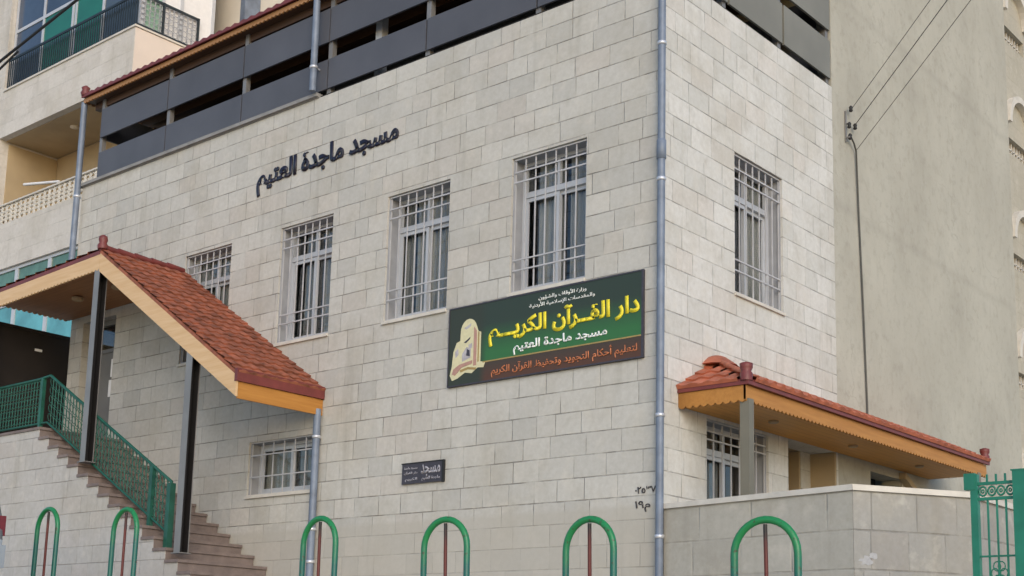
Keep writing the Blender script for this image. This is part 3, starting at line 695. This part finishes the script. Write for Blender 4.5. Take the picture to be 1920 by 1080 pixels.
for yy in (YA+.02, YB-.03):
    mb = MB(); mb.lathe((XE-.03, yy, ZE-.01), [(.068,0),(.068,.08),(.052,.10),(.07,.14),(.07,.185),(.02,.20)], 10); mb.build('finial', MT['ridge'], sc2)
mb = MB(); mb.box(XE-.02, XE+.02, YA-.02, YB+.02, ZE-.055, ZE+.005); mb.box(0.003, XE-.021, YA-.02, YA+.02, ZE-.055, ZE+.005); mb.build('eave_trim', MT['ridge'], sc2)
mb = MB(); fascia(mb, (XE-.025, YA+.0, ZE-.057), (XE-.025, YB, ZE-.057), .18, .028, (-1,0,0), .085); mb.build('fascia', MT['woodE'], sc2)
mb = MB(); fascia(mb, (.003, YA-.0, ZE-.057), (XE-.026, YA-.0, ZE-.057), .18, .028, (0,1,0), .085); mb.build('fascia', MT['woodE'], sc2)
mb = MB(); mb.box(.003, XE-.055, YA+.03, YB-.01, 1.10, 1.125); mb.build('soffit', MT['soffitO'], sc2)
for y in (1.6, 3.6, 5.6):
    mb = MB(); mb.lathe((.43, y, 1.075), [(.05,0),(.06,.01),(.06,.024)], 12); mb.build('ceiling_lamp', MT['lampc'], sc2)
mb = MB(); mb.box(.76, .87, .30, .40, -1.6, 1.10); mb.build('post', MT['postolive'], sc2)
mb = MB(); mb.box(.75, .86, 6.6, 6.7, -1.6, 1.10); mb.build('post', MT['postolive'], sc2)

# ------------------------------------------------------------------ garden wall
gw = empty('garden_wall', (1.5, 0, -1.5), 'low stone garden wall with pale coping in front of the side entrance', 'wall')
oA, oB, oC, oD = Vector((.012,.0)), Vector((2.37,-.42)), Vector((3.06,.64)), Vector((3.05,9.5))
iA, iB, iC, iD = Vector((.012,.22)), Vector((2.27,-.19)), Vector((2.85,.70)), Vector((2.84,9.5))
mb = MB(); mb.prism([(p.x, p.y, -2.4) for p in (oA,oB,iB,iA)], (0,0,2.345)); mb.build('wall', MT['gstone'], gw)
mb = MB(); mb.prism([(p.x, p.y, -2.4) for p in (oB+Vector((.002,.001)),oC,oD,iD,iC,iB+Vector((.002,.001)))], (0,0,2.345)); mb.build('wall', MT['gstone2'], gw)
def off(p, q): return p+(p-q).normalized()*.025
mb = MB()
for (p, q, r_, s_) in ((oA,oB,iB,iA),(oB,oC,iC,iB),(oC,oD,iD,iC)):
    o1, o2, i1, i2 = off(p, s_), off(q, r_), off(s_, p), off(r_, q)
    e = (q-p).normalized()*.0015
    mb.prism([(o1.x+e.x,o1.y+e.y,-.054),(o2.x-e.x,o2.y-e.y,-.054),(i2.x-e.x,i2.y-e.y,-.054),(i1.x+e.x,i1.y+e.y,-.054)], (0,0,.054))
mb.build('coping', MT['coping'], gw)
d = (oB-oA).normalized(); nrm = Vector((d.y, -d.x))
def splat(mb, c, r, zz, n=14):
    pts = []
    for k in range(n):
        a = 2*math.pi*k/n; rr = r*random.uniform(.5, 1.15); q = c+d*math.cos(a)*rr; pts.append((q.x+nrm.x*.0008, q.y+nrm.y*.0008, zz+math.sin(a)*rr*.55))
    mb.prism(pts, (nrm.x*.002, nrm.y*.002, 0))
e2 = (oC-oB).normalized(); d = e2; nrm = Vector((e2.y, -e2.x))
mb = MB(); splat(mb, oB+e2*.13, .085, -.70); splat(mb, oB+e2*.2, .06, -.65); mb.build('paint_splash', simple('faint_whitewash', (.37,.37,.375), .8, 0, .12, 30), gw)

# ------------------------------------------------------------------ green gate at the right
gg = empty('green_gate', (4.1, -1.5, -1.6), 'green metal gate with a row of rings beside the garden wall', 'gate')
YG = -1.5; GX0, GX1 = 3.925, 4.235
mb = MB(); mb.box(GX0-.028, GX0+.028, YG-.025, YG+.025, -1.6, -.16); mb.box(GX0-.075, GX0+.012, YG-.03, YG+.03, -.28, -.15); mb.build('hinge_post', MT['gate'], gg)
mb = MB(); mb.box(GX1, GX1+.2, YG-.05, YG+.05, -1.6, -.155); mb.box(GX1-.01, GX1+.21, YG-.055, YG+.055, -.155, -.145); mb.build('gate_post', MT['gate'], gg)
mb = MB()
for z in (-.235, -.355, -.80, -1.45): mb.box(GX0+.028, GX1, YG-.012, YG+.012, z-.012 if z > -.5 else z-.007, z+.012 if z > -.5 else z+.007)
for k in range(1, 4):
    x = GX0+.028+(GX1-GX0-.028)*k/4; mb.box(x-.007, x+.007, YG-.007, YG+.007, -.223, -.165); mb.box(x-.0065, x+.0065, YG-.007, YG+.007, -1.44, -.367)
mb.build('leaf_frame', MT['gate'], gg)
for k in range(4):
    x = GX0+.028+(GX1-GX0-.028)*(k+.5)/4
    mb = MB(); mb.ring((x, YG, -.295), (.78,0,0), (0,0,1), .036, .008, 16, 6); mb.ring((x, YG, -.295), (.78,0,0), (0,0,1), .012, .006, 10, 5); mb.build('ring', MT['alu'] if False else MT['gate'], gg)
mb = MB()
for k in range(6):
    a = 2*math.pi*k/6; cx = (GX0+GX1)/2+.015
    mb.ring((cx+.035*math.cos(a), YG, -.93+.06*math.sin(a)), (1,0,0), (0,0,1.3), .028, .005, 10, 4)
mb.build('scrollwork', MT['gate'], gg)

# ------------------------------------------------------------------ hoop bollards
HB = .84
def make_bollard():
    root = empty('hoop_bollard', (0,0,0), 'x', 'bollard', 'green hoop bollards along the pavement')
    r, w_ = .027, .238
    pts = [(-w_, 0, -.08), (-w_, 0, HB-w_-r)] + [(-w_*math.cos(t), 0, HB-w_-r+w_*math.sin(t)) for t in [math.pi*k/16 for k in range(1, 16)]] + [(w_, 0, HB-w_-r), (w_, 0, -.08)]
    mb = MB(); mb.tube(pts, r, 12); mb.build('hoop', MT['hoop'], root)
    mb = MB(); mb.tube([(.012, 0, -.08), (0, 0, HB-.06)], .015, 8); mb.build('centre_rod', MT['rod'], root)
    return root
proto = make_bollard()
BL = [(-6.02, -.06, 'hoop bollard nearest the parked car, in front of the stair side wall'), (-4.46, -.15, 'green hoop bollard standing in front of the lower end of the stair railing'),
      (-1.33, -.41, 'green hoop bollard in front of the short downpipe foot'), (.26, -.50, 'green hoop bollard below the small dark wall plaque'),
      (1.76, -.575, 'green hoop bollard below the right end of the green sign board'), (3.27, -.655, 'green hoop bollard in front of the garden wall, nearest the viewer')]
for i, (x, zt, lab) in enumerate(BL):
    if i == 0: o = proto
    else:
        o = proto.copy(); col.objects.link(o)
        for ch in list(proto.children):
            c = ch.copy(); col.objects.link(c); c.parent = o
    o.location = (x, -3.6, zt-HB); o['label'] = lab; o.rotation_euler = (R(random.uniform(-1,1)), R(random.uniform(-.8,.8)), R(random.uniform(-4,4)))

# ------------------------------------------------------------------ rough plastered building on the right
pb = empty('plastered_building', (-4, 7.5, -2), 'tall windowless rough plastered building to the right of the stone facade', 'building')
mb = MB(); wall_open(mb, lambda u, v, d: (-d-.004, u, v), 4.056, 10.85, -2.4, 15, [(5.0, 6.0, -2.0, .98)], .3); mb.build('wall', MT['plaster'], pb)
mb = MB(); mb.box(-7, -.31, 10.55, 10.85, -2.4, 15); mb.box(-7, -.31, 4.056, 4.35, -2.4, 15); mb.build('wall', MT['plaster'], pb)
mb = MB(); mb.box(-7, 0, 4.056, 10.85, 15.0, 15.2); mb.build('roof', MT['plaster'], pb)
mb = MB(); mb.box(-.5, -.45, 4.9, 6.1, -2.0, 1.1); mb.build('door', MT['brown'], pb)
mb = MB(); mb.obox((.0, 5.9, .98), (.1, 0, 0), (0, 1.6, -.75), (0, 0, .09)); mb.build('sloping_coping', MT['tan'], pb)

fb = empty('arched_building', (-6, 24, -3), 'farther stone building with arched niches and slotted balcony openings', 'building')
mb = MB(); holes = []
for st_ in range(5):
    zb = 2.6+2.95*st_
    for yb in (19.25, 22.6):
        holes += [(yb, yb+1.5, zb-.55, zb-.15)]
wall_open(mb, lambda u, v, d: (-3.0-d, u, v), 13, 34, -3, 24, holes, .4); mb.build('wall', MT['farstone'], fb)
mb = MB(); mb.box(-12, -3.4, 13, 13.3, -3, 24); mb.box(-12, -3.4, 33.7, 34, -3, 24); mb.box(-3.9, -3.85, 13.4, 33.6, -3, 24); mb.build('inner_wall', MT['dark'], fb)
for st_ in range(5):
    zb = 2.6+2.95*st_
    for yb in (19.25, 22.6):
        # moulded arch standing proud of the wall
        mb = MB(); c = (yb+.75, zb+.15); ro, ri = .86, .70; n = 14
        for k in range(n):
            a0, a1 = math.pi*k/n, math.pi*(k+1)/n
            mb.prism([(-2.998, c[0]+ro*math.cos(a0), c[1]+ro*math.sin(a0)), (-2.998, c[0]+ro*math.cos(a1), c[1]+ro*math.sin(a1)), (-2.998, c[0]+ri*math.cos(a1), c[1]+ri*math.sin(a1)), (-2.998, c[0]+ri*math.cos(a0), c[1]+ri*math.sin(a0))], (.16, 0, 0))
        mb.build('arch', MT['coping'], fb)
        mb = MB()
        for k in range(8): y = yb+.09+k*.188; mb.box(-3.2, -3.1, y-.02, y+.02, zb-.549, zb-.151)
        mb.box(-3.2, -3.1, yb, yb+1.5, zb-.36, zb-.33); mb.build('slot_grille', MT['coping'], fb)

# ------------------------------------------------------------------ overhead cables on the right
CAM = M.translation.copy()
def cable(name, a, b, r, label, group, sag=.02, n=14, mat='black'):
    a, b = Vector(a), Vector(b)
    pts = [a.lerp(b, i/n)-Vector((0,0,sag*4*(i/n)*(1-i/n))) for i in range(n+1)]
    mb = MB(); mb.tube(pts, r, 6); o = mb.build(name, MT[mat], None); tag(o, label, 'cable', group); return o
cable('overhead_cable', (.06, 4.50, 5.98), (5.40, 0.0, 7.27), .0045, 'thin overhead cable, leftmost of those meeting the wall bracket', 'overhead cables at the plastered wall', mat='wire')
cable('overhead_cable', (.06, 4.60, 5.78), (6.03, -.2, 7.46), .006, 'middle and darkest of the overhead cables meeting the wall bracket', 'overhead cables at the plastered wall', mat='wire')
cable('overhead_cable', (.06, 4.66, 5.45), (6.9, -.32, 7.85), .0045, 'lowest overhead cable, rightmost of those meeting the wall bracket', 'overhead cables at the plastered wall', mat='wire')
br = empty('cable_bracket', (.03, 4.45, 5.6), 'small dark bracket with insulators on the wall edge where cables meet', 'bracket')
mb = MB(); mb.box(-.0, .02, 4.42, 4.445, 5.5, 5.95); mb.box(.02, .07, 4.42, 4.44, 5.55, 5.57); mb.box(.02, .07, 4.42, 4.44, 5.75, 5.77); mb.build('mounting_plate', MT['post'], br)
for (y, z) in ((4.50, 6.0), (4.44, 5.74), (4.46, 5.58), (4.62, 5.78)):
    mb = MB(); mb.lathe((.06, y, z), [(.012,-.05),(.03,-.035),(.022,-.01),(.03,.015),(.012,.04)], 8); mb.build('insulator', MT['black'], br)
mb = MB(); mb.tube([(.06, 4.46, 5.6), (.05, 4.6, 5.52), (.03, 4.70, 5.45), (.02, 4.76, 4.6), (.02, 4.84, 3.2), (.02, 4.9, 1.9), (.02, 4.9, 1.75)], .013, 6)
tag(mb.build('wall_cable', MT['wire']), 'dark cable running straight down the plastered wall to the canopy', 'cable')

# ------------------------------------------------------------------ apartment building on the left
ab = empty('apartment_building', (-16, 4, -1), 'cream apartment building with green glazed balconies behind the mosque', 'building')
FY = 1.5
mb = MB(); mb.box(-13.15, -5.5, 4.3, 8, 2, 17); mb.build('wall', MT['cream'], ab)                      # taller rear block
mb = MB(); mb.box(-20.5, -18.05, FY, 4.2, -1.5, 17); mb.build('wall', MT['bstone'], ab)                # left pier
mb = MB(); mb.box(-18.05, -13.15, 2.87, 4.2, 6.1, 9.05); mb.build('wall', MT['tan'], ab)   # back of the open balcony
mb = MB(); mb.box(-18.05, -13.15, 3.9, 4.2, 10.2, 17); mb.build('wall', MT['cream'], ab)
# closed balcony: parapet slab (stone front, cream side)
mb = MB(); mb.box(-18.045, -13.16, FY, 3.88, 9.07, 10.12); bp = mb.build('balcony', MT['bstone'], ab)
mb = MB(); mb.box(-13.159, -13.145, FY+.01, 3.88, 9.075, 10.115); mb.build('side_face', MT['pink'], bp)
mb = MB(); mb.box(-18.04, -13.12, FY-.03, FY+.10, 10.121, 10.16); mb.box(-13.24, -13.12, FY+.10, 3.8, 10.121, 10.16); mb.build('coping', MT['coping'], bp)
# glazing of the closed balcony
MT['gblue'] = simple('dark_blue_glass', (.045,.065,.10), .12, 0, .35, .8)
MT['ggreen'] = simple('green_curtain_glass', (.012,.135,.085), .15, 0, .2, .8)
MT['gslate'] = simple('slate_glass', (.055,.075,.095), .12, 0, .3, .8)
MT['gpale'] = simple('pale_green_glass', (.30,.47,.37), .2, 0, .35, 3)
MT['gcyan'] = simple('cyan_glass', (.10,.33,.36), .12, 0, .3, 1.5)
MT['gsea'] = simple('dull_green_glass', (.085,.17,.12), .2, 0, .35, 2)
MT['mesh'] = simple('dark_railing_mesh', (.012,.022,.03), .6, 0, .3, 5)
GY = 1.62; xsg = [-18.0, -16.86, -15.70, -14.56, -13.25]; gm = ['gblue', 'ggreen', 'ggreen', 'gslate']
gl = MB()
for x in xsg: gl.box(x-.035, x+.035, GY, GY+.06, 10.17, 13.4)
gl.box(xsg[0], xsg[-1], GY+.002, GY+.058, 11.50, 11.57); gl.box(xsg[0], xsg[-1], GY+.002, GY+.058, 13.36, 13.42); gl.box(xsg[0], xsg[-1], GY+.002, GY+.058, 10.165, 10.22)
gl.box(-15.62, -15.56, GY+.003, GY+.05, 10.2, 11.5)
gf_ = gl.build('window', MT['alu'], ab)
for k in range(4):
    mb = MB(); mb.box(xsg[k]+.03, xsg[k+1]-.03, GY+.02, GY+.03, 10.22, 11.5); mb.build('pane', MT[gm[k]], gf_)
    mb = MB(); mb.box(xsg[k]+.03, xsg[k+1]-.03, GY+.02, GY+.03, 11.57, 13.36); mb.build('pane', MT['gblue'], gf_)
mb = MB(); mb.box(-18.05, -13.1, FY-.02, 3.9, 13.43, 13.7); mb.build('balcony_ceiling', MT['coping'], ab)
# side glazing
gl = MB()
for y in (1.70, 2.12, 2.55, 3.3): gl.box(-13.27, -13.21, y-.03, y+.03, 10.17, 13.4)
gs = gl.build('window', MT['alu'], ab)
mb = MB(); mb.box(-13.25, -13.24, 1.73, 2.09, 10.17, 13.4); mb.build('pane', MT['gpale'], gs)
mb = MB(); mb.box(-13.25, -13.24, 2.15, 3.3, 10.17, 13.4); mb.build('pane', MT['paper'], gs)
# iron railing with dense mesh on the parapet
rr = MB(); rr.box(-18.0, -13.2, FY+.03, FY+.055, 10.82, 10.87); rr.box(-18.0, -13.2, FY+.03, FY+.055, 10.2, 10.23)
rr.box(-13.2, -13.175, FY+.03, 2.95, 10.82, 10.87); rr.box(-13.2, -13.175, FY+.03, 2.95, 10.2, 10.23)
for k in range(60): x = -18+4.8*k/59; rr.box(x-.012, x+.012, FY+.035, FY+.05, 10.23, 10.82)
for y in (2.12, 2.93): rr.box(-13.205, -13.165, y-.02, y+.02, 10.16, 10.87)
brr = rr.build('railing', MT['mesh'], bp)
o_ = MB(); orn(o_, (-13.19, FY+.1, 10.82), (-13.19, 2.9, 10.82), (-13.19, FY+.1, 10.22), (-13.19, 2.9, 10.22), 12); o_.build('scrollwork', MT['jamb'], brr)
# open balcony below
mb = MB(); mb.box(-18.04, -13.16, FY, FY+.2, 6.07, 7.06); lp = mb.build('parapet', MT['bstone'], ab)
mb = MB(); mb.box(-18.04, -13.16, FY+.21, 2.86, 6.07, 6.2); mb.build('balcony_floor', MT['cream'], ab)
mb = MB()
orn(mb, (-18.0, FY+.1, 7.52), (-13.18, FY+.1, 7.52), (-18.0, FY+.1, 7.07), (-13.18, FY+.1, 7.07), 26, 3.0)
mb.box(-18.04, -13.16, FY+.05, FY+.15, 7.52, 7.55); mb.build('balustrade', MT['coping'], lp)
mb = MB(); mb.tube([(-17.3, 1.75, 7.95), (-15.9, 1.75, 7.70)], .03, 6); mb.build('awning_rod', MT['paper'], lp)
mb = MB(); mb.box(-18.04, -13.2, FY+.16, 2.86, 9.052, 9.068); mb.build('ceiling', MT['tan'], bp)
mb = MB(); mb.box(-18.049, -18.02, FY+.22, 2.86, 6.3, 9.0); mb.build('side_wall', MT['tan'], ab)
mb = MB(); mb.lathe((-16.1, 2.1, 9.015), [(.02,0),(.09,.01),(.09,.035)], 12); mb.build('ceiling_lamp', MT['cream'], bp)
# glazing of the floor below
xl = [-18.0, -16.93, -15.67, -14.4, -13.2]; gl = MB()
for x in xl: gl.box(x-.06, x+.06, FY+.06, FY+.12, 3.4, 6.03)
gl.box(-18, -13.2, FY+.055, FY+.125, 6.0, 6.065); gl.box(-18, -13.2, FY+.062, FY+.118, 5.25, 5.33); gl.box(-18, -13.2, FY+.062, FY+.118, 3.4, 3.5)
gw_ = gl.build('window', MT['alu'], ab)
for k in range(4):
    mb = MB(); mb.box(xl[k]+.05, xl[k+1]-.05, FY+.085, FY+.095, 5.33, 6.0); mb.build('pane', MT['gsea'], gw_)
    mb = MB(); mb.box(xl[k]+.05, xl[k+1]-.05, FY+.085, FY+.095, 3.5, 5.25); mb.build('pane', MT['gcyan'], gw_)
mb = MB(); mb.box(-18.04, -13.16, FY, FY+.2, -1.5, 3.39); mb.build('wall', MT['bstone'], ab)
mb = MB(); mb.box(-13.15, -13.0, 3.9, 4.29, 2, 16); mb.build('downpipe', MT['pipe'], ab)

cable('street_cable', (-12.2, -4, 4.87), (-2.2, -4, 6.45), .019, 'thick black street cable crossing in front of the green balcony', None, 0.0)
cable('street_cable', (-12.2, -4.02, 4.2), (-6.9, -4.02, 5.62), .016, 'lower black street cable dipping to the left below the balcony', None, 0.0)

# ------------------------------------------------------------------ parked car at the left edge
cr = empty('parked_car', (-7.35, -5.45, zroad(-7.35, -5.45)), 'silver grey car with a red tail lamp parked past the leftmost bollard', 'car')
MT['carp'] = simple('silver_car_paint', (.36,.38,.42), .25, .6, .03, 2)
MT['tyre'] = simple('tyre_rubber', (.02,.02,.02), .85)
MT['rim'] = simple('wheel_rim', (.45,.45,.46), .35, .7)
MT['lamp'] = simple('red_lamp_lens', (.13,.006,.014), .2, 0, .1, 20)
MT['cglass'] = simple('dark_car_glass', (.02,.023,.026), .08)
cg = zroad(-7.35, -5.45); cx0 = -9.22; yc = -5.35; wd = .86
def sect(x, hw, zl, zs, zt, hr):
    """one body section: rocker, shoulder, roof"""
    return [(x, yc-hw*.94, cg+zl), (x, yc-hw, cg+zl+.25), (x, yc-hw*.97, cg+zs), (x, yc-hr, cg+zt), (x, yc+hr, cg+zt), (x, yc+hw*.97, cg+zs), (x, yc+hw, cg+zl+.25), (x, yc+hw*.94, cg+zl)]
S = [(0,.70,.32,.62,.66,.55), (.12,.80,.25,.70,.76,.66), (.95,.86,.22,.90,.95,.74), (1.25,.86,.22,.94,1.02,.72), (1.85,.86,.22,.96,1.44,.56), (2.6,.86,.22,.97,1.48,.57), (3.3,.86,.22,.98,1.42,.56), (3.85,.84,.26,.98,1.08,.66), (3.98,.80,.30,.86,.90,.70), (4.06,.76,.36,.62,.66,.62)]
vs = []
for q in S: vs += sect(cx0+q[0], q[1], q[2], q[3], q[4], q[5])
mb = MB(); m8 = 8
mb.add(vs, [(i*m8+k, i*m8+(k+1) % m8, (i+1)*m8+(k+1) % m8, (i+1)*m8+k) for i in range(len(S)-1) for k in range(m8)], 0, True)
mb.add(vs[:8], [list(range(7, -1, -1))]); mb.add(vs[-8:], [list(range(8))]); body = mb.build('body', MT['carp'], cr)
for sx_ in (.78, 3.25):
    for sy in (-1, 1):
        mb = MB(); yy = yc+sy*.80; mb.lathe((cx0+sx_, yy-.10, cg+.31), [(.20,0),(.31,.02),(.31,.18),(.20,.20)], 20, axis='Y'); wh = mb.build('wheel', MT['tyre'], cr)
        mb = MB(); mb.lathe((cx0+sx_, yy-.105, cg+.31), [(.03,-.004),(.19,.0),(.19,.21),(.03,.214)], 12, axis='Y'); mb.build('rim', MT['rim'], wh)
for sy in (-1, 1):
    mb = MB(); yy = yc+sy*.80
    mb.prism([(cx0+1.32, yy+sy*.02, cg+1.0), (cx0+1.88, yc+sy*.575, cg+1.37), (cx0+3.2, yc+sy*.575, cg+1.37), (cx0+3.7, yy+sy*.02, cg+1.02)], (0, sy*.02, 0)); mb.build('side_window', MT['cglass'], cr)
    mb = MB(); mb.box(cx0+3.86, cx0+4.025, yc+sy*.60 if sy > 0 else yc-.80, yc+.80 if sy > 0 else yc-.60, cg+.66, cg+.87); mb.build('tail_lamp', MT['lamp'], cr)
mb = MB(); mb.prism([(cx0+3.42, yc-.52, cg+1.40), (cx0+3.42, yc+.52, cg+1.40), (cx0+3.83, yc+.62, cg+1.11), (cx0+3.83, yc-.62, cg+1.11)], (.02, 0, .02)); mb.build('rear_window', MT['cglass'], cr)
mb = MB(); mb.box(cx0+3.95, cx0+4.10, yc-.78, yc+.78, cg+.32, cg+.56); mb.build('bumper', MT['carp'], cr)
